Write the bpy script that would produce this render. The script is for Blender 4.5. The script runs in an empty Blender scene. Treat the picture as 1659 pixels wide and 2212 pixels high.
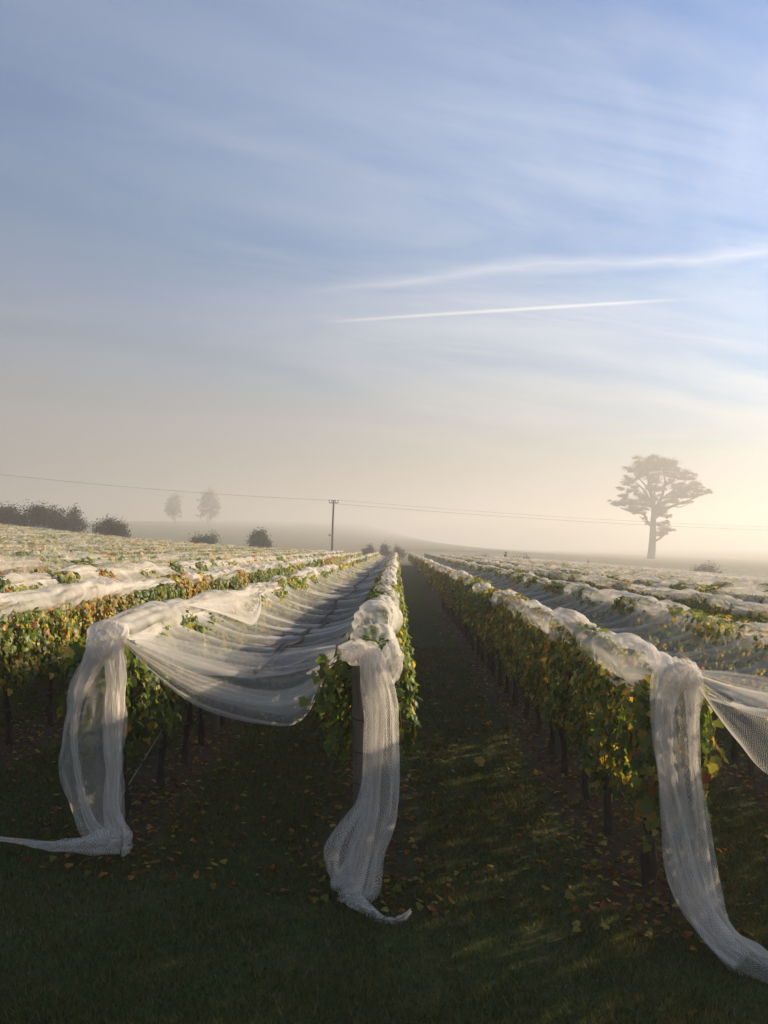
import bpy, math, random
import numpy as np
from mathutils import Vector, Matrix
R = math.radians
random.seed(7)
rng = np.random.default_rng(11)
sc = bpy.context.scene
COL = sc.collection

# ------------------------------------------------------------------ camera
CAM_Z = 2.9
cam = bpy.data.cameras.new('camera')
cam.sensor_fit = 'VERTICAL'
cam.angle = 2*math.atan(1106/1912)
cam.clip_start, cam.clip_end = 0.05, 6000
camo = bpy.data.objects.new('camera', cam)
camo.location = (0, 0, CAM_Z)
camo.rotation_euler = (R(90+2.27), 0, R(0.854))
COL.objects.link(camo)
sc.camera = camo

# ------------------------------------------------------------------ sky, sun, exposure
SUN_AZ, SUN_EL = R(54), R(15.5)            # azimuth clockwise from +Y (the row direction)
SKY_STRENGTH = 0.072
w = bpy.data.worlds.new('World')
sc.world = w
w.use_nodes = True
nt = w.node_tree
nt.nodes.clear()
def N(tree, typ, **kw):
    n = tree.nodes.new(typ)
    for k, v in kw.items():
        setattr(n, k, v)
    return n
def L(tree, a, b):
    tree.links.new(a, b)
def M_(tree, op, a, b=None, c=None, clamp=False):
    n = tree.nodes.new('ShaderNodeMath'); n.operation = op; n.use_clamp = clamp
    for i, v in enumerate((a, b, c)):
        if v is None: continue
        if isinstance(v, (int, float)): n.inputs[i].default_value = v
        else: tree.links.new(v, n.inputs[i])
    return n.outputs[0]
def ramp(tree, fac, stops):
    n = tree.nodes.new('ShaderNodeValToRGB')
    el = n.color_ramp.elements
    while len(el) < len(stops): el.new(0.5)
    for e, (p, c) in zip(el, stops):
        e.position = p
        e.color = (c, c, c, 1) if isinstance(c, (int, float)) else (*c, 1)
    tree.links.new(fac, n.inputs[0])
    return n.outputs[0]
def mixc(tree, fac, a, b, typ='MIX'):
    n = tree.nodes.new('ShaderNodeMix'); n.data_type = 'RGBA'; n.blend_type = typ
    for i, v in ((0, fac), (6, a), (7, b)):
        if isinstance(v, (int, float)): n.inputs[i].default_value = v
        elif isinstance(v, tuple): n.inputs[i].default_value = (*v, 1) if len(v) == 3 else v
        else: tree.links.new(v, n.inputs[i])
    return n.outputs[2]

sky = N(nt, 'ShaderNodeTexSky', sky_type='NISHITA', sun_disc=False)
sky.sun_elevation, sky.sun_rotation = SUN_EL, SUN_AZ
sky.altitude, sky.air_density, sky.dust_density, sky.ozone_density = 100, 1.0, 0.6, 4.0
geo = N(nt, 'ShaderNodeTexCoord')
sep = N(nt, 'ShaderNodeSeparateXYZ'); L(nt, geo.outputs['Generated'], sep.inputs[0])
dx, dy, dz = sep.outputs
dzc = M_(nt, 'MAXIMUM', M_(nt, 'ADD', dz, 0.03), 0.02)
cx, cy = M_(nt, 'DIVIDE', dx, dzc), M_(nt, 'DIVIDE', dy, dzc)     # place on a flat cloud layer
def cloud_noise(ang, sx, sy, scale, detail, rough, off, dist=0.0):
    c, s = math.cos(ang), math.sin(ang)
    a = M_(nt, 'ADD', M_(nt, 'MULTIPLY', cx, c*sx), M_(nt, 'MULTIPLY', cy, s*sx))
    b = M_(nt, 'ADD', M_(nt, 'MULTIPLY', cx, -s*sy), M_(nt, 'MULTIPLY', cy, c*sy))
    v = N(nt, 'ShaderNodeCombineXYZ'); L(nt, a, v.inputs[0]); L(nt, b, v.inputs[1]); v.inputs[2].default_value = off
    n = N(nt, 'ShaderNodeTexNoise'); n.inputs['Scale'].default_value = scale
    n.inputs['Detail'].default_value = detail; n.inputs['Roughness'].default_value = rough
    n.inputs['Distortion'].default_value = dist
    L(nt, v.outputs[0], n.inputs['Vector'])
    return n.outputs['Fac']
CA = R(14)
n1 = cloud_noise(R(32), 0.45, 0.9, 0.8, 6, 0.52, 3.1, 1.0)
n2 = cloud_noise(R(26), 0.35, 1.1, 1.7, 8, 0.6, 7.7, 1.4)
n3 = cloud_noise(R(8), 0.3, 0.5, 0.35, 2, 0.5, 1.3)
veil = ramp(nt, n1, [(0.36, 0.0), (0.66, 0.95)])
wisp = ramp(nt, n2, [(0.46, 0.0), (0.78, 0.7)])
big = ramp(nt, n3, [(0.30, 0.25), (0.66, 1.0)])
side = ramp(nt, M_(nt, 'ADD', 0.5, M_(nt, 'MULTIPLY', cx, 0.35)), [(0.18, 0.25), (0.62, 1.0)])
big = M_(nt, 'MULTIPLY', big, side)
cl = M_(nt, 'MULTIPLY', M_(nt, 'ADD', veil, M_(nt, 'MULTIPLY', wisp, 0.5)), big, clamp=True)
# a contrail and a longer, softer streak: straight lines on the cloud layer
def streak(px1, py1, px2, py2, width, soft, amp):
    def flat(px, py):
        v = Vector(((px-829.5)/1912, -(py-1106)/1912, -1)); v = camo.rotation_euler.to_matrix() @ v; v.normalize()
        return v.x/(v.z+.03), v.y/(v.z+.03)
    a, b = Vector(flat(px1, py1)), Vector(flat(px2, py2))
    d = (b-a); ln = d.length; d /= ln
    nx, ny = -d.y, d.x
    dist = M_(nt, 'ADD', M_(nt, 'ADD', M_(nt, 'MULTIPLY', cx, nx), M_(nt, 'MULTIPLY', cy, ny)), -(a.x*nx+a.y*ny))
    wob = M_(nt, 'MULTIPLY', M_(nt, 'SUBTRACT', cloud_noise(CA, 1, 1, 1.6, 3, 0.5, px1*.01), 0.5), width*soft)
    dist = M_(nt, 'ABSOLUTE', M_(nt, 'ADD', dist, wob))
    along = M_(nt, 'DIVIDE', M_(nt, 'ADD', M_(nt, 'ADD', M_(nt, 'MULTIPLY', cx, d.x), M_(nt, 'MULTIPLY', cy, d.y)), -(a.x*d.x+a.y*d.y)), ln)
    env = ramp(nt, along, [(0.0, 0), (0.12, 0.6), (0.55, 1), (0.8, .8), (1.0, 0)])
    core = M_(nt, 'SUBTRACT', 1, M_(nt, 'DIVIDE', dist, width), clamp=True)
    core = M_(nt, 'POWER', core, 1.5)
    return M_(nt, 'MULTIPLY', M_(nt, 'MULTIPLY', core, env), amp)
# the fog bank beyond the valley: a thin layer seen ever more edge-on towards the skyline
bank = M_(nt, 'SUBTRACT', 1, M_(nt, 'POWER', 2.718, M_(nt, 'MULTIPLY', M_(nt, 'MULTIPLY', M_(nt, 'MAXIMUM', M_(nt, 'SUBTRACT', 1, M_(nt, 'MULTIPLY', dx, 1.3)), 0.4), -0.058), M_(nt, 'POWER', M_(nt, 'MAXIMUM', dzc, 0.03), -1.9))))
cl = M_(nt, 'MULTIPLY', cl, 0.75)
cl = M_(nt, 'ADD', cl, streak(690, 697, 1500, 645, 0.035, 0.5, 0.8), clamp=True)
cl = M_(nt, 'ADD', cl, streak(640, 640, 1900, 505, 0.12, 3.0, 0.4), clamp=True)
hs = N(nt, 'ShaderNodeHueSaturation'); hs.inputs['Saturation'].default_value = 2.3
L(nt, sky.outputs[0], hs.inputs['Color'])
# cirrus scatters the sunlight: brighter and warmer towards the sun
sd = Vector((math.sin(SUN_AZ)*math.cos(SUN_EL), math.cos(SUN_AZ)*math.cos(SUN_EL), math.sin(SUN_EL)))
dot = N(nt, 'ShaderNodeVectorMath', operation='DOT_PRODUCT'); L(nt, geo.outputs['Generated'], dot.inputs[0]); dot.inputs[1].default_value = sd
glow = M_(nt, 'POWER', M_(nt, 'MAXIMUM', dot.outputs['Value'], 0.0), 6.0)
CLOUD, BANK = 8.5, 2.15
cb = M_(nt, 'ADD', CLOUD, M_(nt, 'MULTIPLY', glow, CLOUD*0.3))
ccol = N(nt, 'ShaderNodeVectorMath', operation='SCALE'); ccol.inputs[0].default_value = (1.0, 0.97, 0.95); L(nt, cb, ccol.inputs['Scale'])
skyc = mixc(nt, M_(nt, 'MULTIPLY', cl, 0.8), hs.outputs[0], ccol.outputs[0])
bcol = N(nt, 'ShaderNodeVectorMath', operation='SCALE'); bcol.inputs[0].default_value = (1.0, 0.975, 0.96)
L(nt, M_(nt, 'ADD', BANK, M_(nt, 'MULTIPLY', glow, BANK*0.8)), bcol.inputs['Scale'])
skyc = mixc(nt, bank, skyc, bcol.outputs[0])
bg = N(nt, 'ShaderNodeBackground'); bg.inputs['Strength'].default_value = SKY_STRENGTH
L(nt, skyc, bg.inputs['Color'])
wo = N(nt, 'ShaderNodeOutputWorld'); L(nt, bg.outputs[0], wo.inputs['Surface'])

sun = bpy.data.lights.new('sun', 'SUN')
sun.energy, sun.angle, sun.color = 5.0, R(0.5), (1.0, 0.83, 0.60)
suno = bpy.data.objects.new('sun', sun)
suno.rotation_euler = (R(90)-SUN_EL, 0, math.pi-SUN_AZ)
COL.objects.link(suno)

sc.view_settings.view_transform = 'Standard'
sc.view_settings.look = 'None'
sc.view_settings.exposure = 1.2
sc.view_settings.gamma = 1.0
sc.view_settings.use_curve_mapping = False
sc.render.engine = 'CYCLES'
cy_ = sc.cycles
cy_.use_denoising = True
try: cy_.denoiser = 'OPENIMAGEDENOISE'
except Exception: pass
cy_.max_bounces, cy_.diffuse_bounces, cy_.glossy_bounces, cy_.transmission_bounces = 6, 3, 1, 3
cy_.volume_bounces, cy_.transparent_max_bounces = 1, 24
cy_.use_adaptive_sampling = True
cy_.adaptive_threshold = 0.02
cy_.sample_clamp_indirect = 6

# ------------------------------------------------------------------ helpers
def mesh_np(name, V, F, attrs=None, uv=None, smooth=False):
    """V (n,3); F (m,3) or (m,4) int; attrs {name: per-vertex array}; uv per-vertex (n,2)."""
    V = np.asarray(V, np.float32); F = np.asarray(F, np.int32)
    m = bpy.data.meshes.new(name)
    k = F.shape[1]
    m.vertices.add(len(V)); m.vertices.foreach_set('co', V.ravel())
    m.loops.add(F.size); m.loops.foreach_set('vertex_index', F.ravel())
    m.polygons.add(len(F))
    m.polygons.foreach_set('loop_start', np.arange(0, F.size, k, dtype=np.int32))
    m.polygons.foreach_set('loop_total', np.full(len(F), k, np.int32))
    if smooth: m.polygons.foreach_set('use_smooth', np.ones(len(F), bool))
    for an, a in (attrs or {}).items():
        a = np.asarray(a, np.float32)
        if a.ndim == 1:
            at = m.attributes.new(an, 'FLOAT', 'POINT'); at.data.foreach_set('value', a)
        else:
            at = m.attributes.new(an, 'FLOAT_COLOR', 'POINT')
            c = np.ones((len(a), 4), np.float32); c[:, :3] = a; at.data.foreach_set('color', c.ravel())
    if uv is not None:
        u = m.uv_layers.new(name='uv'); u.data.foreach_set('uv', np.asarray(uv, np.float32)[F.ravel()].ravel())
    m.update(); m.validate()
    return m
def link(name, mesh, mat=None, parent=None, loc=None):
    o = bpy.data.objects.new(name, mesh); COL.objects.link(o)
    if mat is not None and mesh is not None and not mesh.materials: mesh.materials.append(mat)
    if parent is not None: o.parent = parent
    if loc is not None: o.location = loc
    return o
def tag(o, label=None, cat=None, group=None, kind=None):
    if label: o['label'] = label
    if cat: o['category'] = cat
    if group: o['group'] = group
    if kind: o['kind'] = kind
    return o
def thing(name, label, cat, loc=(0, 0, 0), group=None):
    o = bpy.data.objects.new(name, None); COL.objects.link(o); o.location = loc; o.empty_display_size = .1
    return tag(o, label, cat, group)
class MB:
    """collects vertex/face arrays into one mesh"""
    def __init__(s): s.V, s.F, s.A, s.n = [], [], [], 0
    def add(s, V, F, col=None):
        V = np.asarray(V, float).reshape(-1, 3); F = np.asarray(F, int)
        if F.shape[1] == 3: F = np.concatenate([F, F[:, 2:3]], 1) if False else F
        s.V.append(V); s.F.append(F + s.n); s.n += len(V)
        s.A.append(np.tile(col if col is not None else (1, 1, 1), (len(V), 1)) if col is None or np.ndim(col) == 1 else col)
    def mesh(s, name, smooth=False):
        Fq = [f for f in s.F]
        k = {f.shape[1] for f in Fq}
        if len(k) > 1:      # mixed: triangulate the quads
            Fq = [f if f.shape[1] == 3 else np.concatenate([f[:, [0, 1, 2]], f[:, [0, 2, 3]]]) for f in Fq]
        return mesh_np(name, np.concatenate(s.V), np.concatenate(Fq), {'Col': np.concatenate(s.A)}, smooth=smooth)
def grid_faces(nv, nu, close=False):
    i = np.arange(nv-1)[:, None]; j = np.arange(nu if close else nu-1)[None, :]
    a = i*nu + j; b = i*nu + (j+1) % nu
    return np.stack([a, b, b+nu, a+nu], -1).reshape(-1, 4)
def spline(pts, n):
    """Catmull-Rom through rows of pts, n samples"""
    P = np.asarray(pts, float); k = len(P)
    Q = np.concatenate([2*P[:1]-P[1:2], P, 2*P[-1:]-P[-2:-1]])
    t = np.linspace(0, k-1-1e-9, n); i = t.astype(int); f = (t-i)[:, None]
    p0, p1, p2, p3 = Q[i], Q[i+1], Q[i+2], Q[i+3]
    return .5*((2*p1)+(-p0+p2)*f+(2*p0-5*p1+4*p2-p3)*f*f+(-p0+3*p1-3*p2+p3)*f**3)
def tube_np(pts, rad, seg=6, ref=(0, 0, 1)):
    P = np.asarray(pts, float); n = len(P)
    rad = np.broadcast_to(np.asarray(rad, float), (n,))
    T = np.gradient(P, axis=0); T /= np.linalg.norm(T, axis=1, keepdims=True)+1e-9
    ref = np.array(ref, float)
    U = np.cross(T, ref); bad = np.linalg.norm(U, axis=1) < .2
    U[bad] = np.cross(T[bad], np.array([1., 0.3, 0]))
    U /= np.linalg.norm(U, axis=1, keepdims=True)+1e-9
    W = np.cross(T, U)
    a = np.linspace(0, 2*np.pi, seg, endpoint=False)
    V = P[:, None]+rad[:, None, None]*(np.cos(a)[None, :, None]*U[:, None]+np.sin(a)[None, :, None]*W[:, None])
    return V.reshape(-1, 3), grid_faces(n, seg, True)
_hash = rng.random((256, 256))
def vn(x, y, seed=0):
    """smooth value noise 0..1, vectorised"""
    x = np.asarray(x, float)+seed*17.31; y = np.asarray(y, float)+seed*7.77
    x, y = np.broadcast_arrays(x, y)
    i = np.floor(x).astype(int); j = np.floor(y).astype(int)
    f = x-i; g = y-j; f = f*f*(3-2*f); g = g*g*(3-2*g)
    h = lambda a, b: _hash[a & 255, b & 255]
    return (h(i, j)*(1-f)+h(i+1, j)*f)*(1-g)+(h(i, j+1)*(1-f)+h(i+1, j+1)*f)*g
def fbm(x, y, o=4, seed=0):
    s = 0; a = .5; t = 0
    for k in range(o):
        s = s+a*vn(np.asarray(x)*2**k, np.asarray(y)*2**k, seed+k); t += a; a *= .5
    return s/t
ROT = camo.rotation_euler.to_matrix()
def at(px, py, Y):
    """world point at distance Y along the rows that lies behind the photograph's point (1659 px wide)"""
    d = ROT @ Vector(((px-829.5)/1912, -(py-1106)/1912, -1))
    return np.array(d*(Y/d.y))+np.array([0, 0, CAM_Z])

# ------------------------------------------------------------------ terrain
X0, SP = -0.28, 2.5                                   # middle row and row spacing
def row_x(k): return X0+SP*k
def cross(x):
    x = np.asarray(x, float); c = np.clip(x, -85, 85)
    return -.03*x-.0008*c*np.abs(c)-.11*(x-c)
def sstep(a, b, x):
    t = np.clip((np.asarray(x, float)-a)/(b-a), 0, 1); return t*t*(3-2*t)
def ground_z(x, y):
    x = np.asarray(x, float); y = np.asarray(y, float)
    t = sstep(150, 230, y)
    rise = np.clip(y-185, 0, 1440)*(.031-.027*sstep(-80, 110, x))
    far = .22*cross(np.clip(x, -250, 250))+rise-.4
    z = cross(np.clip(x, -140, 140))*(1-t)+far*t
    return z+.05*(fbm(x*.35, y*.35, 3, 5)-.5)*sstep(4, 12, y)
def row_near(k): return 7.75-.26*row_x(k) if k <= 0 else 7.45-.2*(row_x(k)-2.22)
def row_far(k): return 128 if k < 0 else (140 if k == 0 else 146)
def row_h(k, y):                                       # height of the netted ridge over the ground
    return 1.97+.07*(vn(np.asarray(y)*.33, k*9.1, 3)-.5)*2+.05*(vn(np.asarray(y)*.9, k*5.3, 4)-.5)*2

# ------------------------------------------------------------------ materials
def new_mat(name):
    m = bpy.data.materials.new(name); m.use_nodes = True
    t = m.node_tree; t.nodes.clear()
    return m, t, N(t, 'ShaderNodeOutputMaterial')
def noise(t, scale, detail=4, rough=.55, vec=None):
    n = N(t, 'ShaderNodeTexNoise'); n.inputs['Scale'].default_value = scale
    n.inputs['Detail'].default_value = detail; n.inputs['Roughness'].default_value = rough
    if vec is None:
        tc = N(t, 'ShaderNodeTexCoord'); vec = tc.outputs['Object']
    L(t, vec, n.inputs['Vector'])
    return n.outputs['Fac']
def bump(t, h, strength, dist):
    b = N(t, 'ShaderNodeBump'); b.inputs['Strength'].default_value = strength; b.inputs['Distance'].default_value = dist
    L(t, h, b.inputs['Height']); return b.outputs[0]
def simple_mat(name, c1, c2, scale, rough=.85, bs=.4, bd=.01, stretch=None):
    m, t, o = new_mat(name)
    tc = N(t, 'ShaderNodeTexCoord'); vec = tc.outputs['Object']
    if stretch:
        mp = N(t, 'ShaderNodeMapping'); mp.inputs['Scale'].default_value = stretch; L(t, vec, mp.inputs[0]); vec = mp.outputs[0]
    n = noise(t, scale, 5, .6, vec)
    f = ramp(t, n, [(.3, 0.), (.7, 1.)])
    p = N(t, 'ShaderNodeBsdfPrincipled'); p.inputs['Roughness'].default_value = rough
    p.inputs['Specular IOR Level'].default_value = .25
    L(t, mixc(t, f, c1, c2), p.inputs['Base Color'])
    L(t, bump(t, n, bs, bd), p.inputs['Normal'])
    L(t, p.outputs[0], o.inputs[0])
    return m
def leaf_mat(name, trans=.52, gloss=.025, var=.3):
    m, t, o = new_mat(name)
    a = N(t, 'ShaderNodeAttribute', attribute_name='Col')
    g = N(t, 'ShaderNodeNewGeometry')
    n = noise(t, 26, 3, .6, g.outputs['Position'])
    v = M_(t, 'ADD', 1-var/2, M_(t, 'MULTIPLY', n, var))
    sc_ = N(t, 'ShaderNodeVectorMath', operation='SCALE'); L(t, a.outputs['Color'], sc_.inputs[0]); L(t, v, sc_.inputs['Scale'])
    d = N(t, 'ShaderNodeBsdfDiffuse'); L(t, sc_.outputs[0], d.inputs['Color'])
    tr = N(t, 'ShaderNodeBsdfTranslucent')
    tcol = mixc(t, 1.0, sc_.outputs[0], (1.35, 1.2, .55), 'MULTIPLY'); L(t, tcol, tr.inputs['Color'])
    mx = N(t, 'ShaderNodeMixShader'); mx.inputs[0].default_value = trans
    L(t, d.outputs[0], mx.inputs[1]); L(t, tr.outputs[0], mx.inputs[2])
    gl = N(t, 'ShaderNodeBsdfGlossy'); gl.inputs['Roughness'].default_value = .45; gl.inputs['Color'].default_value = (.7, .7, .65, 1)
    m2 = N(t, 'ShaderNodeMixShader'); m2.inputs[0].default_value = gloss
    L(t, mx.outputs[0], m2.inputs[1]); L(t, gl.outputs[0], m2.inputs[2])
    L(t, m2.outputs[0], o.inputs[0])
    return m
def net_mat(name, threads, cell=.0145, width=.10, col=(.83, .765, .68)):
    """white knitted netting: threads cover part of the sheet ('dens' = how bunched it is), the rest is holes"""
    m, t, o = new_mat(name)
    a = N(t, 'ShaderNodeAttribute', attribute_name='dens')
    dens = a.outputs['Fac']
    if threads:
        uv = N(t, 'ShaderNodeUVMap', uv_map='uv'); s = N(t, 'ShaderNodeSeparateXYZ'); L(t, uv.outputs[0], s.inputs[0])
        u = M_(t, 'ADD', s.outputs[0], M_(t, 'MULTIPLY', noise(t, 6, 3, .6, uv.outputs[0]), .07))
        p1 = M_(t, 'DIVIDE', M_(t, 'ADD', u, M_(t, 'MULTIPLY', s.outputs[1], .62)), cell)
        p2 = M_(t, 'DIVIDE', M_(t, 'SUBTRACT', u, M_(t, 'MULTIPLY', s.outputs[1], .62)), cell)
        def line(p):
            f = M_(t, 'ABSOLUTE', M_(t, 'SUBTRACT', M_(t, 'FRACT', p), .5))
            return M_(t, 'LESS_THAN', f, width*.5)
        th = M_(t, 'MAXIMUM', line(p1), line(p2))
        fac = M_(t, 'MAXIMUM', M_(t, 'MULTIPLY', th, .92), dens, clamp=True)
    else:
        g = N(t, 'ShaderNodeNewGeometry')
        nn = noise(t, 5, 4, .6, g.outputs['Position'])
        fac = M_(t, 'MULTIPLY', dens, M_(t, 'ADD', .78, M_(t, 'MULTIPLY', nn, .44)), clamp=True)
    d = N(t, 'ShaderNodeBsdfDiffuse'); d.inputs['Color'].default_value = (*col, 1)
    tr = N(t, 'ShaderNodeBsdfTranslucent'); tr.inputs['Color'].default_value = (*col, 1)
    mx = N(t, 'ShaderNodeMixShader'); mx.inputs[0].default_value = .42
    L(t, d.outputs[0], mx.inputs[1]); L(t, tr.outputs[0], mx.inputs[2])
    tp = N(t, 'ShaderNodeBsdfTransparent')
    m2 = N(t, 'ShaderNodeMixShader'); L(t, fac, m2.inputs[0]); L(t, tp.outputs[0], m2.inputs[1]); L(t, mx.outputs[0], m2.inputs[2])
    L(t, m2.outputs[0], o.inputs[0])
    return m
LEAF = leaf_mat('vine_leaf')
TREELEAF = leaf_mat('tree_leaf', .25, .02, .5)
GRASSM = leaf_mat('grass_blade', .3, .02, .6)
NET = net_mat('white_net', False)
NETT = net_mat('white_net_threads', True)
BARK = simple_mat('vine_bark', (.035, .024, .017), (.075, .055, .04), 22, .95, .8, .02, (1, 1, .25))
POSTM = simple_mat('grey_post_wood', (.10, .075, .055), (.19, .15, .115), 16, .9, .6, .01, (1, 1, .12))
TBARK = simple_mat('tree_bark', (.05, .042, .034), (.10, .088, .072), 1.2, .95, .5, .05)
HOSE = simple_mat('black_hose', (.012, .012, .012), (.03, .03, .03), 30, .6, .1, .002)
WIREM = simple_mat('galvanised_wire', (.25, .25, .25), (.35, .34, .33), 30, .5, .1, .002)
SEAMM = simple_mat('dark_seam', (.02, .018, .018), (.045, .042, .042), 25, .8, .5, .01)
POLEM = simple_mat('pole_wood', (.07, .055, .045), (.11, .09, .075), 6, .9, .3, .01)
ROADM = simple_mat('asphalt', (.045, .045, .047), (.07, .07, .07), 3, .85, .2, .01)

# ground material: mown grass, bare soil strips under the rows, pasture beyond
GROUNDM, t, o = new_mat('ground')
tc = N(t, 'ShaderNodeTexCoord'); pos = tc.outputs['Object']
s = N(t, 'ShaderNodeSeparateXYZ'); L(t, pos, s.inputs[0])
nb = noise(t, .45, 4, .6, pos); nf = noise(t, 14, 6, .7, pos); nm = noise(t, 2.2, 5, .6, pos)
grass = mixc(t, ramp(t, nm, [(.35, 0.), (.68, 1.)]), (.046, .078, .016), (.085, .078, .026))
grass = mixc(t, ramp(t, nf, [(.4, 0.), (.75, .8)]), grass, (.018, .026, .008))
q = M_(t, 'DIVIDE', M_(t, 'SUBTRACT', s.outputs[0], X0), SP)
dist = M_(t, 'MULTIPLY', M_(t, 'ABSOLUTE', M_(t, 'SUBTRACT', q, M_(t, 'ROUND', q))), SP)
edge = M_(t, 'ADD', dist, M_(t, 'MULTIPLY', M_(t, 'SUBTRACT', nm, .5), .5))
strip = M_(t, 'SUBTRACT', 1, ramp(t, edge, [(.22, 0.), (.55, 1.)]))
iny = M_(t, 'MULTIPLY', ramp(t, M_(t, 'DIVIDE', M_(t, 'ADD', s.outputs[1], M_(t, 'MULTIPLY', s.outputs[0], .23)), 20.), [(.36, 0.), (.41, 1.)]),
         M_(t, 'LESS_THAN', s.outputs[1], 150.))
soil = mixc(t, ramp(t, nf, [(.3, 0.), (.7, 1.)]), (.045, .032, .020), (.11, .078, .050))
c = mixc(t, M_(t, 'MULTIPLY', strip, iny), grass, soil)
past = mixc(t, ramp(t, nb, [(.35, 0.), (.65, 1.)]), (.14, .125, .06), (.22, .19, .11))
c = mixc(t, ramp(t, M_(t, 'DIVIDE', s.outputs[1], 400.), [(.36, 0.), (.4, 1.)]), c, past)
p = N(t, 'ShaderNodeBsdfPrincipled'); p.inputs['Roughness'].default_value = .95; p.inputs['Specular IOR Level'].default_value = .1
L(t, c, p.inputs['Base Color']); L(t, bump(t, nf, .7, .03), p.inputs['Normal']); L(t, p.outputs[0], o.inputs[0])

# ------------------------------------------------------------------ ground, road, haze
def axis(segs):
    out = []
    for a, b, st in segs: out.append(np.arange(a, b, st))
    return np.concatenate(out+[[segs[-1][1]]])
gx = axis([(-1600, -140, 50), (-140, -12, 3.2), (-12, 12, .3), (12, 140, 3.2), (140, 1600, 50)])
gy = axis([(-60, 2, 4), (2, 20, .3), (20, 60, 1.5), (60, 240, 5), (240, 1650, 35)])
GX, GY = np.meshgrid(gx, gy)
V = np.stack([GX, GY, ground_z(GX, GY)], -1).reshape(-1, 3)
tag(link('ground', mesh_np('ground', V, grid_faces(len(gy), len(gx)), smooth=True), GROUNDM), kind='structure')
rx = np.linspace(-300, 300, 120)
ry = 166+.05*rx
V = np.stack([np.stack([rx, ry+d, ground_z(rx, ry+d)+.06+.0*d], -1) for d in (-3, -1.5, 0, 1.5, 3)], 1).reshape(-1, 3)
tag(link('road', mesh_np('road', V, grid_faces(120, 5)), ROADM), kind='structure')

hm, t, o = new_mat('haze')
pv = N(t, 'ShaderNodeVolumePrincipled')
pv.inputs['Color'].default_value = (.61, .60, .59, 1)
pv.inputs['Density'].default_value = .0019
pv.inputs['Anisotropy'].default_value = .38
L(t, pv.outputs[0], o.inputs['Volume'])
def box_np(x0, x1, y0, y1, z0, z1):
    V = np.array([(x, y, z) for z in (z0, z1) for y in (y0, y1) for x in (x0, x1)], float)
    F = np.array([(0, 2, 3, 1), (4, 5, 7, 6), (0, 1, 5, 4), (2, 6, 7, 3), (0, 4, 6, 2), (1, 3, 7, 5)])
    return V, F
zmin = float(V[:, 2].min())
zmin = float(ground_z(GX, GY).min()); zmax = max(float(ground_z(GX, GY).max()), 54.0); print('zmax', zmax)
tag(link('haze', mesh_np('haze', *box_np(-1610, 1610, -70, 1660, zmin-1.0, zmax+2)), hm), kind='stuff')

# ------------------------------------------------------------------ leaves
GREEN = np.array([(.055, .085, .014), (.075, .115, .018), (.10, .14, .022), (.042, .07, .016)])*1.5
YG = np.array([(.17, .19, .03), (.24, .23, .035), (.13, .17, .03)])*1.35
YEL = np.array([(.46, .33, .05), (.40, .27, .045), (.52, .40, .09)])*1.1
ORA = np.array([(.40, .16, .035), (.34, .12, .03), (.42, .22, .06)])*1.1
RED = np.array([(.26, .05, .03), (.20, .06, .035)])*1.1
def leaf_cols(n, weights):
    g, y, l, o_, r = weights
    pick = rng.choice(5, n, p=np.array(weights)/sum(weights))
    out = np.zeros((n, 3))
    for i, pal in enumerate((GREEN, YG, YEL, ORA, RED)):
        m_ = pick == i; out[m_] = pal[rng.integers(0, len(pal), m_.sum())]
    return out*rng.uniform(.75, 1.2, (n, 1))
# five-lobed vine leaf, stalk at the origin, tip towards -y, normal +z
def leaf_template(detail):
    if detail:
        pol = [(0, 0), (28, .40), (52, .62), (72, .47), (100, .80), (125, .56), (152, .72), (180, .98), (208, .72), (235, .56), (260, .80), (288, .47), (308, .62), (332, .40)]
        pts = [(r*math.sin(R(a))*.62, r*math.cos(R(a))*.62-.05, 0) for a, r in pol]
        pts[0] = (0, .12, 0)
        V = [(0, -.12, .07)]+[(x, y, -.22*(x*x+(y+.12)**2)+.05*math.sin(9*x+5*y)) for x, y, _ in pts]
        F = [(0, i+1, (i+1) % len(pts)+1) for i in range(len(pts))]
    else:
        pts = [(0, .1), (.34, .18), (.5, -.12), (.26, -.38), (0, -.62), (-.26, -.38), (-.5, -.12), (-.34, .18)]
        V = [(0, -.12, .06)]+[(x, y, -.25*(x*x+(y+.12)**2)) for x, y in pts]
        F = [(0, i+1, (i+1) % 8+1) for i in range(8)]
    return np.array(V, float), np.array(F[::-1])[:, ::-1]
LT_D, LT_S = leaf_template(True), leaf_template(False)
def frames(nrm, down, roll):
    """rotation matrices with local z = nrm and local -y near 'down', rolled"""
    z = nrm/np.linalg.norm(nrm, axis=1, keepdims=True)
    y = -down+np.sum(down*z, 1, keepdims=True)*z
    y /= np.linalg.norm(y, axis=1, keepdims=True)+1e-9
    x = np.cross(y, z)
    c, s_ = np.cos(roll)[:, None], np.sin(roll)[:, None]
    x2 = c*x+s_*y; y2 = -s_*x+c*y
    return np.stack([x2, y2, z], -1)
def leaves_arrays(tpl, pos, rot, size, col):
    V0, F0 = tpl; n, k = len(pos), len(V0)
    V = np.einsum('nij,kj->nki', rot, V0)*size[:, None, None]+pos[:, None]
    F = (F0[None]+(np.arange(n)*k)[:, None, None]).reshape(-1, 3)
    return V.reshape(-1, 3), F, np.repeat(col, k, 0)
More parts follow.
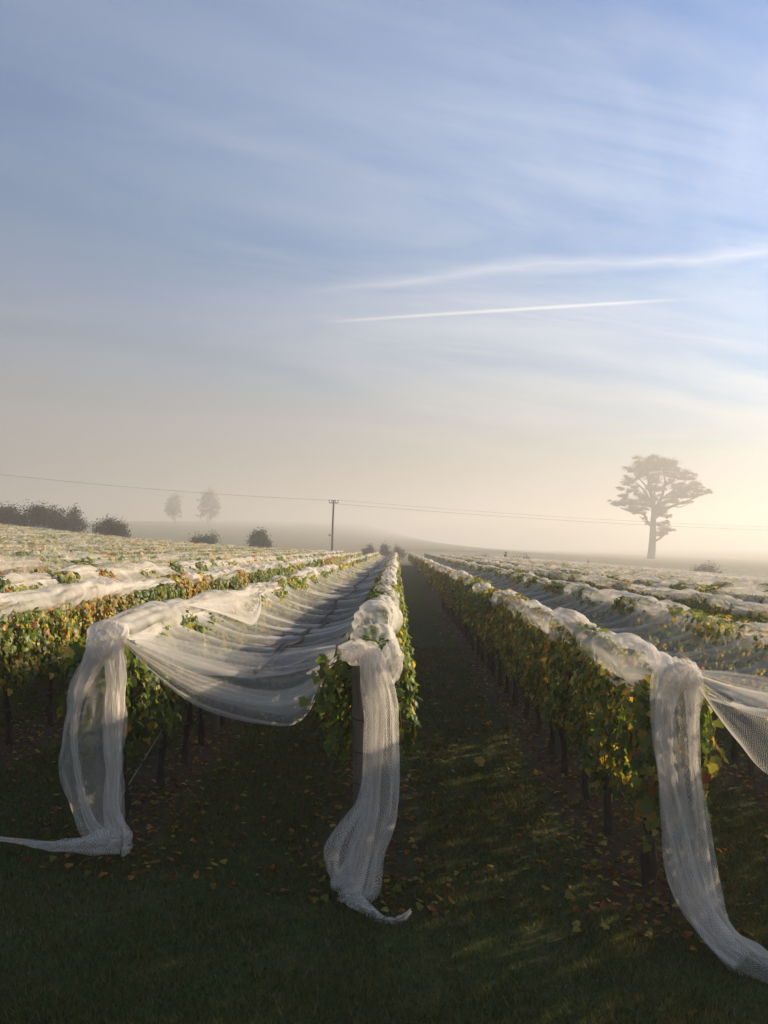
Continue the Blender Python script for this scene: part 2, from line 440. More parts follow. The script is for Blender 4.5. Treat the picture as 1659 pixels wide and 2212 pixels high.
def canopy(n, half=.66, end=False, lo=.85, hi=1.93, seed=0, thick=.3):
    """leaf positions/normals of one vine's hedge-like canopy, local to the vine's foot"""
    y = rng.uniform(-half, half, n); u = rng.random(n)
    z = lo+(hi-lo)*u**.85
    low = lo+.42*(vn(y*2.1+seed*3.7, 0*y, 21)-.35)
    z = np.where(z < low, low+rng.random(n)*.5, z)
    side = np.where(rng.random(n) < .5, -1., 1.)
    bulge = 1+.55*(vn(y*2.3, z*2.6, seed % 50+31)-.5)*2
    prof = np.clip(1.08-.5*((z-1.25)/.75)**2, .4, 1.1)
    depth = 1-.55*rng.random(n)**2.2
    x = side*thick*prof*bulge*depth
    nr = np.stack([side*1.0+rng.normal(0, .35, n), rng.normal(0, .42, n), rng.normal(.25, .38, n)], -1)
    top = u > .93
    nr[top] = np.stack([rng.normal(0, .5, top.sum()), rng.normal(0, .5, top.sum()), np.ones(top.sum())], -1)
    x[top] *= rng.random(top.sum())
    if end:
        m_ = rng.random(n) < .28
        y[m_] = -half-.02-.1*rng.random(m_.sum()); x[m_] = rng.uniform(-1, 1, m_.sum())*thick*.9
        nr[m_] = np.stack([rng.normal(0, .4, m_.sum()), -np.ones(m_.sum()), rng.normal(.2, .3, m_.sum())], -1)
    out = depth*(np.abs(x) > 0)
    return np.stack([x, y, z], -1), nr, depth, side
PAL = {'green': (8, 2.2, .5, .12, .02), 'mixed': (4.6, 3.6, 1.5, .3, .03), 'yellow': (3, 3.4, 2.4, .5, .05), 'orange': (2.2, 1.8, 2.2, 2.2, .2)}
PALK = list(PAL)
def foliage_mesh(n, pal, size, tpl, seed, end=False, **kw):
    P_, nr, dep, side = canopy(n, seed=seed, end=end, **kw)
    roll = rng.normal(0, .5, n); down = np.tile((0, 0, -1.), (n, 1))+rng.normal(0, .15, (n, 3))
    V, F, C = leaves_arrays(tpl, P_, frames(nr, down, roll), size*rng.uniform(.55, 1.4, n), leaf_cols(n, PAL[pal]))
    m = mesh_np('foliage', V, F, {'Col': C}); m.materials.append(LEAF)
    return m
LOD0 = {p: [foliage_mesh(950, p, .105, LT_D, i) for i in range(2)] for p in PALK}
LOD0E = {p: foliage_mesh(1000, p, .105, LT_D, 40, end=True) for p in PALK}
LOD1 = {p: [foliage_mesh(900, p, .125, LT_S, i+7) for i in range(3)] for p in PALK}
SPARSE = {p: [foliage_mesh(420, p, .11, LT_D, i+27) for i in range(2)] for p in PALK}
LOD2 = {p: [foliage_mesh(420, p, .18, LT_S, i+17) for i in range(3)] for p in PALK}
# single leaf meshes shared by the leaves that can be picked apart
LEAFM = {}
for p, pal in (('g', GREEN), ('y', YG), ('l', YEL), ('o', ORA), ('r', RED)):
    LEAFM[p] = []
    for i in range(4):
        V0, F0 = LT_D
        V1 = V0.copy(); V1[:, 2] += .1*np.sin(V1[:, 0]*5+i*1.7)*V1[:, 0]+.06*np.sin(V1[:, 1]*7+i)
        c = pal[i % len(pal)]*(.85+.1*i)
        m = mesh_np('leaf', V1, F0, {'Col': np.tile(c, (len(V1), 1))*rng.uniform(.85, 1.1, (len(V1), 1))}); m.materials.append(LEAF)
        LEAFM[p].append(m)
LK = 'gylor'

# ------------------------------------------------------------------ grapevines
def trunk_mesh(seed):
    r = np.random.default_rng(seed); mb = MB()
    z = np.linspace(-.05, .82, 10)
    p = np.stack([np.cumsum(r.normal(0, .012, 10)), np.cumsum(r.normal(0, .018, 10)), z], -1); p -= p[0]*[1, 1, 0]
    rad = np.linspace(.048, .034, 10)*(1+.22*r.normal(0, 1, 10).clip(-1, 1)); rad[0] *= 1.35; rad[-1] *= 1.4
    mb.add(*tube_np(p, rad, 8, (0, 1, 0)))
    for s_ in (-1, 1):
        n = 8; t_ = np.linspace(0, 1, n)
        q_ = np.stack([p[-1][0]+.03*np.sin(t_*5), p[-1][1]+s_*t_*.58, .80+.08*np.sqrt(t_)+.02*np.sin(t_*9)], -1)
        mb.add(*tube_np(q_, .026-.01*t_, 6))
        for j in range(4):
            b = q_[1+j*2-(j == 3)]
            c_ = np.stack([b+np.array([r.normal(0, .05)*h, r.normal(0, .04)*h, h]) for h in (0, .35, .7, 1.0)])
            mb.add(*tube_np(c_, [.008, .007, .006, .004], 4, (0, 1, 0)))
    m = mb.mesh('trunk', True); m.materials.append(BARK)
    return m
TRUNKS = [trunk_mesh(i) for i in range(5)]
ORD = ['first', 'second', 'third', 'fourth', 'fifth', 'sixth', 'seventh', 'eighth', 'ninth', 'tenth', 'eleventh', 'twelfth', 'thirteenth',
       'fourteenth', 'fifteenth', 'sixteenth', 'seventeenth', 'eighteenth', 'nineteenth', 'twentieth']
ROWNAME = {0: 'the row left of the grass alley', 1: 'the row right of the grass alley', -1: 'the row behind the left hanging net',
           2: 'the second row right of the alley', -2: 'the open leafy row on the left', 3: 'the third row right of the alley',
           -3: 'the third row left of the alley', -4: 'the fourth row left of the alley'}
def rowname(k):
    if k in ROWNAME: return ROWNAME[k]
    return ('the %s row right of the alley' % ORD[k-1]) if k > 0 else ('the %s row left of the alley' % ORD[min(-k, 19)])
VS = 1.25
def vine_pal(k, y):
    a = vn(y*.22, k*3.3, 9)
    if k == -2:
        for lim, p_ in ((12.5, 'mixed'), (14.6, 'yellow'), (17, 'orange'), (20, 'green'), (23.5, 'orange'), (27.5, 'green'), (30.5, 'orange'), (40, 'green'), (44, 'mixed'), (58, 'green'), (70, 'orange'), (95, 'yellow')):
            if y < lim: return p_
    if k == 1:
        return 'orange' if a > .82 else 'yellow' if a > .36 else 'mixed'
    return 'green' if a < .36 else 'mixed' if a < .55 else 'yellow' if a < .72 else 'orange'
vines = []
for k in range(-27, 27):
    x = row_x(k); y0 = row_near(k)+.55
    j = 0
    y = y0
    while y < row_far(k)-.4:
        if abs(x) < .47*y+3.5: vines.append((math.hypot(x, y)+ (0 if abs(k) < 4 else 4), k, j, x, y))
        y += VS; j += 1
vines.sort()
NIND = 300
def show_side(k): return -1 if k >= 1 else 1
nleaf = 0; HEADS = []
for rank, (d, k, j, x, y) in enumerate(vines[:NIND]):
    pal = vine_pal(k, y) if not (k in (0, -1) and j < 2) else 'green'
    colw = {'green': 'green', 'mixed': 'green and yellow', 'yellow': 'yellowing', 'orange': 'orange and red'}[pal]
    if j < 20: lab = '%s grapevine, %s in %s' % (colw, ORD[j], rowname(k)); grp = 'grapevines in '+rowname(k)
    else: lab = 'distant netted grapevine far along %s' % rowname(k); grp = 'grapevines in '+rowname(k)
    yy = y+((.3 if k == 0 else 0) if j == 0 else random.uniform(-.12, .12))
    v = thing('grapevine', lab, 'grapevine', (x, yy, float(ground_z(x, yy))), grp)
    HEADS.append((k, j, v))
    flip = random.random() < .5 and j > 0
    tr = link('trunk', TRUNKS[random.randrange(5)], None, v)
    tr.rotation_euler = (0, 0, math.pi*flip); tr.scale = (1, 1, random.uniform(.95, 1.05)) if not (k == 1 and j == 0) else (1.5, 1.1, 1.0)
    if k >= 2 and d < 18: fm = random.choice(SPARSE[pal])  # canopy thinned on these mostly hidden rows to let sun dapple the ground
    elif d < 17.5: fm = LOD0E[pal] if j == 0 and k != 0 else random.choice(LOD0[pal])
    elif d < 36: fm = random.choice(LOD1[pal])
    else: fm = random.choice(LOD2[pal])
    f = link('foliage', fm, None, v); f['kind'] = 'stuff'
    if flip: f.rotation_euler = (0, 0, math.pi)
    f.scale = (1, 1, random.uniform(.97, 1.03) if random.random() < .75 else 1.07)
    nl = 300 if d < 11.5 else 190 if d < 15 else 90 if d < 20 else 0
    if k in (-1, 2, -3, 3) and nl: nl = nl//2
    if nl:
        P_, nr, dep, side = canopy(nl*3, seed=int(rng.integers(0, 50)), end=(j == 0 and k != 0))
        sel = np.where(side == show_side(k))[0] if k != 0 else np.arange(nl*3)
        sel = sel[np.argsort(-np.abs(P_[sel, 0])-(P_[sel, 1] < -.66)*.2)][:nl]
        P_, nr = P_[sel], nr[sel]; n_ = len(sel)
        P_[:, 0] += np.sign(P_[:, 0])*.03
        rot = frames(nr, np.tile((0, 0, -1.), (n_, 1))+rng.normal(0, .15, (n_, 3)), rng.normal(0, .5, n_))
        wts = np.array(PAL[pal]); pk = rng.choice(5, n_, p=wts/wts.sum())
        sz = .108*rng.uniform(.75, 1.25, n_)
        for i in range(n_):
            lf = bpy.data.objects.new('leaf', LEAFM[LK[pk[i]]][int(rng.integers(0, 4))])
            lf.parent = v
            lf.matrix_local = Matrix.LocRotScale(Vector(P_[i]), Matrix(rot[i].tolist()).to_quaternion(), Vector((sz[i],)*3))
            COL.objects.link(lf); nleaf += 1
def shoot(v, pts, n_, wts, sz=.10):
    """a loose shoot hanging off a vine, with its own leaves"""
    b = np.array(v.location); S = spline(np.array(pts)-b, 14)
    V, F = tube_np(S, np.linspace(.006, .003, 14), 5); sh = link('shoot', mesh_np('shoot', V, F, {'Col': np.tile((.2, .12, .05), (len(V), 1))}), LEAF, v)
    for i in range(n_):
        q_ = S[int(rng.integers(0, 14))]+rng.normal(0, .045, 3)
        rt_ = frames(np.array([[rng.normal(.3, .6), rng.normal(-.8, .5), rng.normal(.3, .4)]]), np.array([[0., 0, -1]]), rng.normal(0, .6, 1))[0]
        lf = bpy.data.objects.new('leaf', LEAFM[LK[rng.choice(5, p=wts)]][int(rng.integers(0, 4))]); lf.parent = sh
        lf.matrix_local = Matrix.LocRotScale(Vector(q_), Matrix(rt_.tolist()).to_quaternion(), Vector((sz*rng.uniform(.7, 1.25),)*3)); COL.objects.link(lf)
VM = {(k, j): o for (k, j, o) in HEADS}
shoot(VM[(1, 0)], [at(1500, 1485, 7.25), at(1530, 1530, 7.15), at(1535, 1600, 7.1), at(1528, 1680, 7.1), at(1515, 1760, 7.1)], 34, (.15, .6, .15, .03, .07))
shoot(VM[(1, 0)], [at(1440, 1700, 7.5), at(1415, 1750, 7.4), at(1395, 1820, 7.35)], 16, (.2, .5, .15, .15, 0))
shoot(VM[(0, 0)], [at(835, 1480, 7.9), at(862, 1530, 7.8), at(866, 1600, 7.75), at(852, 1680, 7.75)], 26, (.55, .4, .05, 0, 0))
shoot(VM[(0, 0)], [at(735, 1425, 7.75), at(705, 1450, 7.7), at(700, 1520, 7.7), at(720, 1600, 7.72)], 34, (.9, .1, 0, 0, 0), .11)
# all remaining vines in one mass
n_per = 90
PV, PN, CO, SZ = [], [], [], []
for d, k, j, x, y in vines[NIND:]:
    P_, nr, dep, side = canopy(n_per, seed=j % 40, thick=.3)
    P_ = P_+np.array([x, y, float(ground_z(x, y))])
    PV.append(P_); PN.append(nr); CO.append(leaf_cols(n_per, PAL[vine_pal(k, y)]))
PV, PN, CO = map(np.concatenate, (PV, PN, CO)); n = len(PV)
V, F, C = leaves_arrays((np.array([(0, .5, 0), (-.5, 0, .05), (0, -.6, 0), (.5, 0, .05)]), np.array([(0, 1, 2), (0, 2, 3)])), PV,
                        frames(PN, np.tile((0, 0, -1.), (n, 1)), rng.normal(0, .6, n)), .30*rng.uniform(.7, 1.3, n), CO)
dv = link('distant_grapevines', mesh_np('distant_grapevines', V, F, {'Col': C}), LEAF)
tag(dv, 'distant mass of netted grapevines filling the far rows', 'grapevines', kind='stuff')

# ------------------------------------------------------------------ posts, hoses, wires
def wood_post(name, label, x, y, h, r, group=None, seed=0, wires=()):
    z0 = float(ground_z(x, y))
    p = thing(name, label, 'post', (x, y, z0), group)
    zz = np.linspace(-.2, h, 14); rr = r*(1.03-.04*zz/h)*(1+.02*np.sin(zz*7+seed))
    pts = np.stack([.008*np.sin(zz*2+seed), .008*np.cos(zz*2.7+seed), zz], -1)
    pts = np.concatenate([pts, pts[-1:]+[[0, 0, .012]], pts[-1:]+[[0, 0, .014]]]); rr = np.concatenate([rr, [r*.86, .001]])
    V, F = tube_np(pts, rr, 14, (0, 1, 0))
    link('shaft', mesh_np('shaft', V, F, smooth=True), POSTM, p)
    for wz in wires:
        a = np.linspace(0, 2*np.pi, 20)
        V, F = tube_np(np.stack([(r*1.04+.003)*np.cos(a), (r*1.04+.003)*np.sin(a), wz+.01*np.sin(a)], -1), .004, 5)
        link('wire_wrap', mesh_np('wire_wrap', V, F), HOSE, p)
    return p
wood_post('end_post', 'thick wooden end post beside the central hanging net tail', row_x(0)-.02, row_near(0), 1.90, .088, 'row end posts', 1, (.85, 1.12, 1.4))
wood_post('end_post', 'wooden end post hidden behind the left hanging net', row_x(-1), row_near(-1), 1.88, .08, 'row end posts', 2, (.9, 1.3))
wood_post('end_post', 'wooden end post wrapped by the right hanging net', row_x(1)+.12, row_near(1)+.05, 1.86, .07, 'row end posts', 3, (.9, 1.3))
wood_post('end_post', 'wooden end post of the second row right of the alley', row_x(2), row_near(2), 1.88, .08, 'row end posts', 4)
for k in range(-5, 6):
    for i in range(1, 8):
        x, y = row_x(k), row_near(k)+i*5.05+.02*k
        if abs(x) < .45*y+1 and y < 42:
            o_ = ORD[i-1]
            wood_post('trellis_post', '%s trellis post from the near end of %s' % (o_, rowname(k)), x+.03, y, 1.78, .058, 'trellis posts', i+k)
for k in (-3, -2, -1, 0, 1, 2, 3):
    x = row_x(k); ys = np.arange(row_near(k)+.2, 60, .6)
    pts = np.stack([x+.05+.02*np.sin(ys*1.3), ys, ground_z(x, ys)+.52+.03*np.sin(ys*2.51+k)], -1)
    if k == 1:
        y1 = row_near(1)
        pre = np.array([(x-.02, y1-.18, .0), (x, y1-.1, .12), (x+.02, y1+.02, .34)]); pre[:, 2] += ground_z(x, y1)+.01
        pts = np.concatenate([spline(np.concatenate([pre, pts[:1]]), 12)[:-1], pts])
    V, F = tube_np(pts, .0095, 5)
    h = link('drip_hose', mesh_np('drip_hose', V, F, smooth=True), HOSE)
    tag(h, 'black drip irrigation hose strung low along '+rowname(k), 'hose', 'drip hoses along the rows')
    mb = MB()
    for hz in (.88, 1.25, 1.6):
        ys2 = np.arange(row_near(k), 60, 2.0)
        mb.add(*tube_np(np.stack([0*ys2+x, ys2, ground_z(x, ys2)+hz], -1), .0022, 4))
    tw = link('trellis_wire', mb.mesh('trellis_wire'), WIREM)
    tag(tw, 'thin steel trellis wires running along '+rowname(k), 'wire', 'trellis wires along the rows')
a, b = np.array([row_x(-1)+.03, row_near(-1)-.05, ground_z(row_x(-1), row_near(-1))+.22]), np.array([row_x(-1)+.02, row_near(-1)+2.6, ground_z(row_x(-1), row_near(-1)+2.6)+.80])
V, F = tube_np(np.linspace(a, b, 6), .005, 5)
tag(link('stay_wire', mesh_np('stay_wire', V, F), WIREM), 'pale diagonal stay wire low behind the left hanging net', 'wire')

# ------------------------------------------------------------------ nets
def sheet(name, P, dens, parent, mat, uv=None, close=False, smooth=True):
    nv, nu = P.shape[:2]
    if uv is None:
        du = np.linalg.norm(np.diff(P, axis=1, prepend=P[:, :1]), axis=2).cumsum(1)
        dv_ = np.linalg.norm(np.diff(P, axis=0, prepend=P[:1]), axis=2).cumsum(0)
        uv = np.stack([du, dv_], -1)
    m = mesh_np(name, P.reshape(-1, 3), grid_faces(nv, nu, close), {'dens': np.broadcast_to(dens, (nv, nu)).ravel()}, uv.reshape(-1, 2), smooth)
    return link(name, m, mat, parent)
def ysteps(y0, y1, f, lo, hi):
    out = [y0]
    while out[-1] < y1: out.append(out[-1]+min(max(out[-1]*f, lo), hi))
    out[-1] = y1
    return np.array(out)
def ridge_line(k, y):
    """top line of the net over row k"""
    x = row_x(k)+.06*(vn(y*.5, k*2.2, 14)-.5)
    return x, ground_z(row_x(k), y)+row_h(k, y)
def sag_panel(root, ka, kb, y0, y1, sag, near, dens0=.22, xcut=None):
    y = ysteps(y0, y1, .012, .07, 1.4)[:, None]
    u = np.linspace(0, 1, 34 if near else 16)[None, :]
    xa, za = ridge_line(ka, y); xb, zb = ridge_line(kb, y)
    xa = xa+.16; xb = xb-.16; za = za-.05; zb = zb-.05
    # taut folds run from ridge to ridge, drooping between them
    warp = y+.55*(u-.5)**2*2.0+.35*(vn(y*.6, u*2, ka % 50+5)-.5)*2
    p = .62+.25*vn(y*.15, 0*y, 8)
    ph = warp*1.25+1.1*vn(y*.42, u*.8, ka % 40+2)
    taut = np.abs(np.sin(ph*np.pi*.5))**.55
    fine = np.abs(np.sin(ph*np.pi*1.53+2*vn(y*.9, u*1.4, 3)))**.7
    s_ = sag*(.82+.4*vn(y*.21, 0*y, ka % 30+1))
    shape = 4*u*(1-u)
    z = za*(1-u)+zb*u-s_*shape**.85*(1+.0*u)-((.075 if near else .13)*taut+.03*fine)*shape**.5
    z = z+.025*(fbm(y*2.2, u*6, 3, 3)-.5)*shape
    x = xa*(1-u)+xb*u
    yy = y+0*u+.08*np.sin(ph*3)*shape
    P = np.stack([x+0*y, yy, z], -1)
    crest = (1-taut)**2.2+.5*(1-fine)**1.6
    d = dens0+(.50 if near else .13 if ka < 0 else .2)*crest*np.ones_like(u)+.10*(vn(y*1.2, u*3, 6)-.5)
    d = d+.35*(1-shape)**4
    sheet('net_panel', P, np.clip(d, .1 if near else .04, .92), root, NET)
    return y[:, 0], P
def gathered(root, k, out, y0, y1, near, hang=.2, seed=0, wide=1.0, dens0=.5, pf=1.0):
    """bunched edge of the net lying over a row's top; 'out' = +1/-1 side on which it hangs down"""
    y = ysteps(y0, y1, .0045 if near else .012, .026 if near else .25, .5 if near else 1.3)[:, None]
    m_ = 60 if near else 12
    t_ = np.linspace(0, 1, m_)[None, :]
    x, z = ridge_line(k, y)
    a = R(205)-R(265)*np.clip(t_/.84, 0, 1)                     # round the bunch, then a loose hem
    low = np.clip((t_-.84)/.16, 0, 1)
    tw = y+.35*t_
    n_a = vn(tw*1.9, t_*2.2+y*.3, seed+11); n_b = vn(tw*4.3, t_*4.5+y*.5, seed+13); n_c = vn(tw*10, t_*9, seed+15)
    puff = np.abs(2*n_a-1)**.7*.75+np.abs(2*n_b-1)**.8*.42+np.abs(2*n_c-1)*.16
    fat = .6+.85*vn(y*.45, 0*y, k % 40+seed)
    fat = .35+1.3*vn(y*.8, 0*y, k % 40+seed)*vn(y*.23, 0*y, k % 40+seed+50)**.5
    lump = vn(y*.7, 0*y, seed+41)
    r_ = ((.085 if near else .10)+.085*fat+(.055 if near else .06)*puff*(.3+1.2*lump)*pf+.055*(np.abs(2*vn(tw*1.6, t_*11+y*.8, seed+42)-1)**.8-.5)+.02*(vn(tw*5, t_*24+y*2, seed+47)-.5))*wide*sstep(0, .4, y-y0+.12)
    x = x+out*.05*(vn(y*.9, 0*y, seed+43)-.5)*2; z = z+.06*(vn(y*1.3, 0*y, seed+44)-.6)
    hg = hang*(.2+1.6*vn(y*.6, 0*y, k % 40+seed+20))+.10*vn(y*2.3, 0*y, seed+3)**2
    P = np.stack([x+out*(.04+r_*1.12*np.cos(a)-.05*low*np.sin(y*3+seed)), y+.07*(n_b-.5)+0*t_,
                  z-.055+r_*np.sin(a)*.95-low*hg], -1)
    st = vn(tw*.9+.5*n_a, t_*15+y*.7, seed+45)
    d = (.46 if near else dens0)+.22*(.6-puff)+.65*(st-.45)*(1 if near else .5)+.12*(n_c-.5)-.28*low**2
    sheet('gathered_edge', P, np.clip(d, .12 if near else .05, .93), root, NET)
def seam(root, y, P, y1, u=.5, off=.0):
    j = P.shape[1]
    n = int((y < y1).sum())
    uu = u+.03*np.sin(y[:n]*.55)+.025*np.sin(y[:n]*1.7+1)
    f = uu*(j-1); i = f.astype(int); w_ = (f-i)[:, None]
    pts = P[np.arange(n), i]*(1-w_)+P[np.arange(n), i+1]*w_+np.array([0, 0, .05])
    for _ in range(3): pts[1:-1] = (pts[:-2]+2*pts[1:-1]+pts[2:])/4
    V, F = tube_np(pts, .027+.006*np.sin(y[:n]*5), 6)
    link('seam_cord', mesh_np('seam_cord', V, F, smooth=True), SEAMM, root)
    return pts
def nlabel(ka, kb):
    if (ka, kb) == (-1, 0): return 'white bird net slung between the rows behind the two left hanging tails'
    if (ka, kb) == (1, 2): return 'white bird net slung over the two rows right of the alley'
    if kb < 0: return 'white bird net covering the %s and %s rows left of the alley' % (ORD[-kb], ORD[min(-ka, 29)] if -ka < 20 else 'outermost')
    return 'white bird net covering the %s and %s rows right of the alley' % (ORD[ka-1], ORD[kb-1])
ORD += ['twenty-first', 'twenty-second', 'twenty-third', 'twenty-fourth', 'twenty-fifth', 'twenty-sixth', 'twenty-seventh', 'twenty-eighth', 'twenty-ninth', 'thirtieth']
NETS = {}
for ka in range(-27, 26, 2):
    kb = ka+1
    near = -4 < ka < 4
    xa = row_x(ka)
    y0 = max(row_near(ka), row_near(kb))
    y0 = max(y0, min(abs(xa), abs(row_x(kb)))/.47-7)
    y1 = row_far(ka)
    if y0 > y1-5: continue
    root = thing('bird_net', nlabel(ka, kb), 'net', (0, 0, 0), 'bird nets over the vine rows')
    NETS[ka] = root
    sag = .30 if ka == -1 else .33 if ka == 1 else .36
    ys, P = sag_panel(root, ka, kb, y0+(.12 if ka in (-1, 1) else 0), y1, sag, near, dens0=.25 if near else .08 if ka < 0 else .18)
    gathered(root, ka, -1, y0-(.1 if near else 0), y1, near, .07, ka % 17+1, dens0=(.24 if ka > -6 else .08) if ka < 0 else .33)
    gathered(root, kb, 1, y0-(.2 if ka == -1 else .1 if near else 0), y1, near, .07 if ka != -1 else .28, kb % 17+3, 1.0 if ka != -1 else 1.2, pf=.35 if ka == -1 else 1.0, dens0=(.24 if ka > -6 else .08) if ka < 0 else .33)
    if ka == -1: SEAM_PTS = seam(root, ys, P, 120, .60)
    if ka == 1: seam(root, ys, P, 30, .2)

# hanging tails, swags and knots of the nearest nets
def tail(name, root, path, n=90, m=64, ruff=.28, k=7, dens=.3, dvar=.35, seed=0, mat=None, twist=.4):
    """path rows: x, y, z, half width along x, half depth along y. A gathered tube of netting with lengthwise folds"""
    S = spline(path, n)
    c = S[:, :3]; v = np.linspace(0, 1, n)[:, None]
    a = np.linspace(0, 2*np.pi, m, endpoint=False)[None, :]
    T = np.gradient(c, axis=0); T /= np.linalg.norm(T, axis=1, keepdims=True)
    ux = np.array([1., 0, 0])-T*T[:, :1]; nn = np.linalg.norm(ux, axis=1, keepdims=True)
    flat = nn[:, 0] < .35
    ux = np.where(nn < .35, np.array([0, 1., 0])-T*T[:, 1:2], ux); ux /= np.linalg.norm(ux, axis=1, keepdims=True)
    uy = np.cross(T, ux)
    rf = 1+ruff*np.sin(k*a+3*vn(v*3, 0*v, seed)*2+1.4*np.sin(2*a+seed))*(.6+.8*vn(v*4, np.cos(a)*1.5, seed+1))
    rf = rf+.5*ruff*(vn(v*9, np.sin(a)*3+np.cos(a)*2.2, seed+2)-.5)*2
    ex = S[:, 3:4]*np.cos(a)*rf; ey = S[:, 4:5]*np.sin(a)*rf
    cr = np.abs(2*vn(v*9+np.cos(a)*2, np.sin(a)*7+np.cos(a)*5, seed+7)-1)-.4
    ex = ex*(1+.10*cr); ey = ey*(1+.6*cr)
    wob = (vn(v*6, 0*v, seed+9)-.5)*S[:, 3:4]*.5
    c = c+np.concatenate([wob, 0*wob, 0*wob], 1)
    P = c[:, None]+ux[:, None]*ex[..., None]+uy[:, None]*ey[..., None]
    b = a+2*np.pi*twist*v
    fold = vn(np.cos(b)*8.5+1.2*vn(v*2, 0*v, seed), np.sin(b)*4.0+v*2.2, seed+4)
    fold2 = vn(np.cos(b)*19, np.sin(b)*8+v*5, seed+5)
    d = dens+dvar*(2.2*np.clip(fold-.5, 0, 1)**1.3+.5*np.clip(fold2-.55, 0, 1))
    per = np.pi*(S[:, 3:4]+S[:, 4:5])*1.25
    uv = np.stack([a/(2*np.pi)*float(np.median(per))*1.5+0*v, v*float(np.linalg.norm(np.diff(c, axis=0), axis=1).sum())+0*a], -1)
    P = np.concatenate([P, P[:, :1]], 1); d = np.concatenate([d, d[:, :1]], 1)
    uv = np.concatenate([uv, uv[:, :1]+np.array([float(np.median(per))*1.5, 0])], 1)
    return sheet(name, P, np.clip(d, .03, .95), root, mat or NETT, uv)
def knot(root, c, rx_, ry_, rz_, seed, dens=.75, name='knot'):
    th = np.linspace(.02, np.pi-.02, 26)[:, None]; ph = np.linspace(0, 2*np.pi, 41)[None, :]
    r_ = 1+.35*(1-np.abs(2*vn(np.cos(ph)*2+th, np.sin(ph)*2+th*1.5, seed)-1))-.2+.12*np.sin(7*ph+5*th)*np.sin(th)
    P = np.stack([c[0]+rx_*r_*np.sin(th)*np.cos(ph), c[1]+ry_*r_*np.sin(th)*np.sin(ph), c[2]+rz_*r_*np.cos(th)+0*ph], -1)
    d = dens+.9*(vn(np.cos(ph)*6, th*2+np.sin(ph)*6, seed)-.45)
    return sheet(name, P, np.clip(d, .2, .95), root, NETT)
def px_path(rows):
    """rows: px, py, distance, half width px, half depth m"""
    return [(*at(a, b, d), wpx/1912*d, dm) for a, b, d, wpx, dm in rows]
def swag(name, root, top, bot, n=60, m=40, dens=.2, seed=0, amp=.05, dv_=.4):
    """curtain between two space curves with folds that follow them"""
    A, B = spline(top, n), spline(bot, n)
    wv = np.linspace(0, 1, m)[:, None, None]
    P = A[None]*(1-wv)+B[None]*wv
    u = np.linspace(0, 1, n)[None, :]; w2 = wv[:, :, 0]
    env = np.sin(np.pi*np.clip(u, 0, 1))**.5
    f = vn(w2*9+.8*vn(u*3, w2*2, seed), u*1.2, seed+1)
    P[..., 1] += amp*(f-.5)*2*(.4+.6*env); P[..., 2] += amp*.6*(vn(w2*7, u*2, seed+5)-.5)*env
    d = dens+dv_*np.clip(f-.45, 0, 1)*2+.3*(1-env)
    return sheet(name, P, np.clip(d, .02, .92), root, NETT)
net = NETS[-1]
# left tail: a wide bag of net with two dense folds, and the bundle lying on the grass
tail('hanging_tail', net, px_path([(232, 1385, 8.22, 30, .08), (222, 1450, 8.15, 48, .10), (205, 1530, 8.12, 58, .12), (197, 1620, 8.1, 64, .12),
     (200, 1700, 8.08, 60, .11), (212, 1770, 8.05, 48, .10), (228, 1815, 8.0, 34, .08)]), ruff=.13, k=9, dens=.02, dvar=.36, seed=3)
tail('hanging_fold', net, px_path([(246, 1390, 8.12, 20, .06), (250, 1450, 8.05, 17, .05), (246, 1540, 8.02, 16, .05), (243, 1650, 8.0, 15, .05),
     (242, 1740, 7.98, 14, .05), (248, 1805, 7.95, 22, .06)]), ruff=.35, k=5, dens=.26, dvar=.7, seed=8)
tail('hanging_fold', net, px_path([(215, 1400, 8.05, 24, .05), (182, 1470, 8.02, 14, .05), (164, 1540, 8.0, 9, .04), (160, 1610, 8.0, 6, .03), (172, 1700, 7.98, 6, .03),
     (196, 1780, 7.95, 9, .04), (225, 1815, 7.93, 14, .04)]), ruff=.3, k=4, dens=.22, dvar=.6, seed=12)
tail('ground_bundle', net, px_path([(282, 1822, 7.95, 10, .05), (262, 1820, 7.9, 19, .07), (215, 1822, 7.86, 16, .07), (150, 1828, 7.84, 8, .04), (90, 1826, 7.84, 6, .03), (45, 1818, 7.86, 3, .018),
     (-30, 1808, 7.9, 3, .015)]), ruff=.38, k=5, dens=.2, dvar=.75, seed=15, twist=1.6)
knot(net, at(222, 1395, 8.1), .14, .11, .13, 3, .25)
knot(net, at(254, 1368, 8.15), .10, .10, .09, 6, .4)
# front swag between the left and the middle post
top = [at(262, 1372, 8.15), at(330, 1392, 8.1), at(430, 1420, 8.05), at(560, 1442, 7.98), at(650, 1432, 7.9), at(725, 1405, 7.8)]
bot = [at(262, 1385, 8.15), at(330, 1455, 8.0), at(430, 1528, 7.9), at(560, 1566, 7.82), at(650, 1560, 7.75), at(712, 1450, 7.72)]
swag('front_swag', net, top, bot, dens=.05, seed=2)
mid = [at(262, 1378, 8.2), at(330, 1412, 8.05), at(430, 1458, 7.96), at(560, 1490, 7.9), at(650, 1478, 7.83), at(730, 1415, 7.75)]
mid2 = [at(262, 1382, 8.2), at(330, 1436, 8.03), at(430, 1492, 7.93), at(560, 1525, 7.86), at(650, 1515, 7.8), at(730, 1425, 7.72)]
swag('swag_fold', net, mid, mid2, dens=.2, seed=9, amp=.04)
lip = [at(266, 1370, 8.3), at(330, 1372, 8.5), at(430, 1390, 8.6), at(560, 1410, 8.6), at(650, 1400, 8.4), at(725, 1392, 8.0)]
swag('swag_lip', net, lip, top, dens=.06, seed=4, amp=.03, dv_=.2)
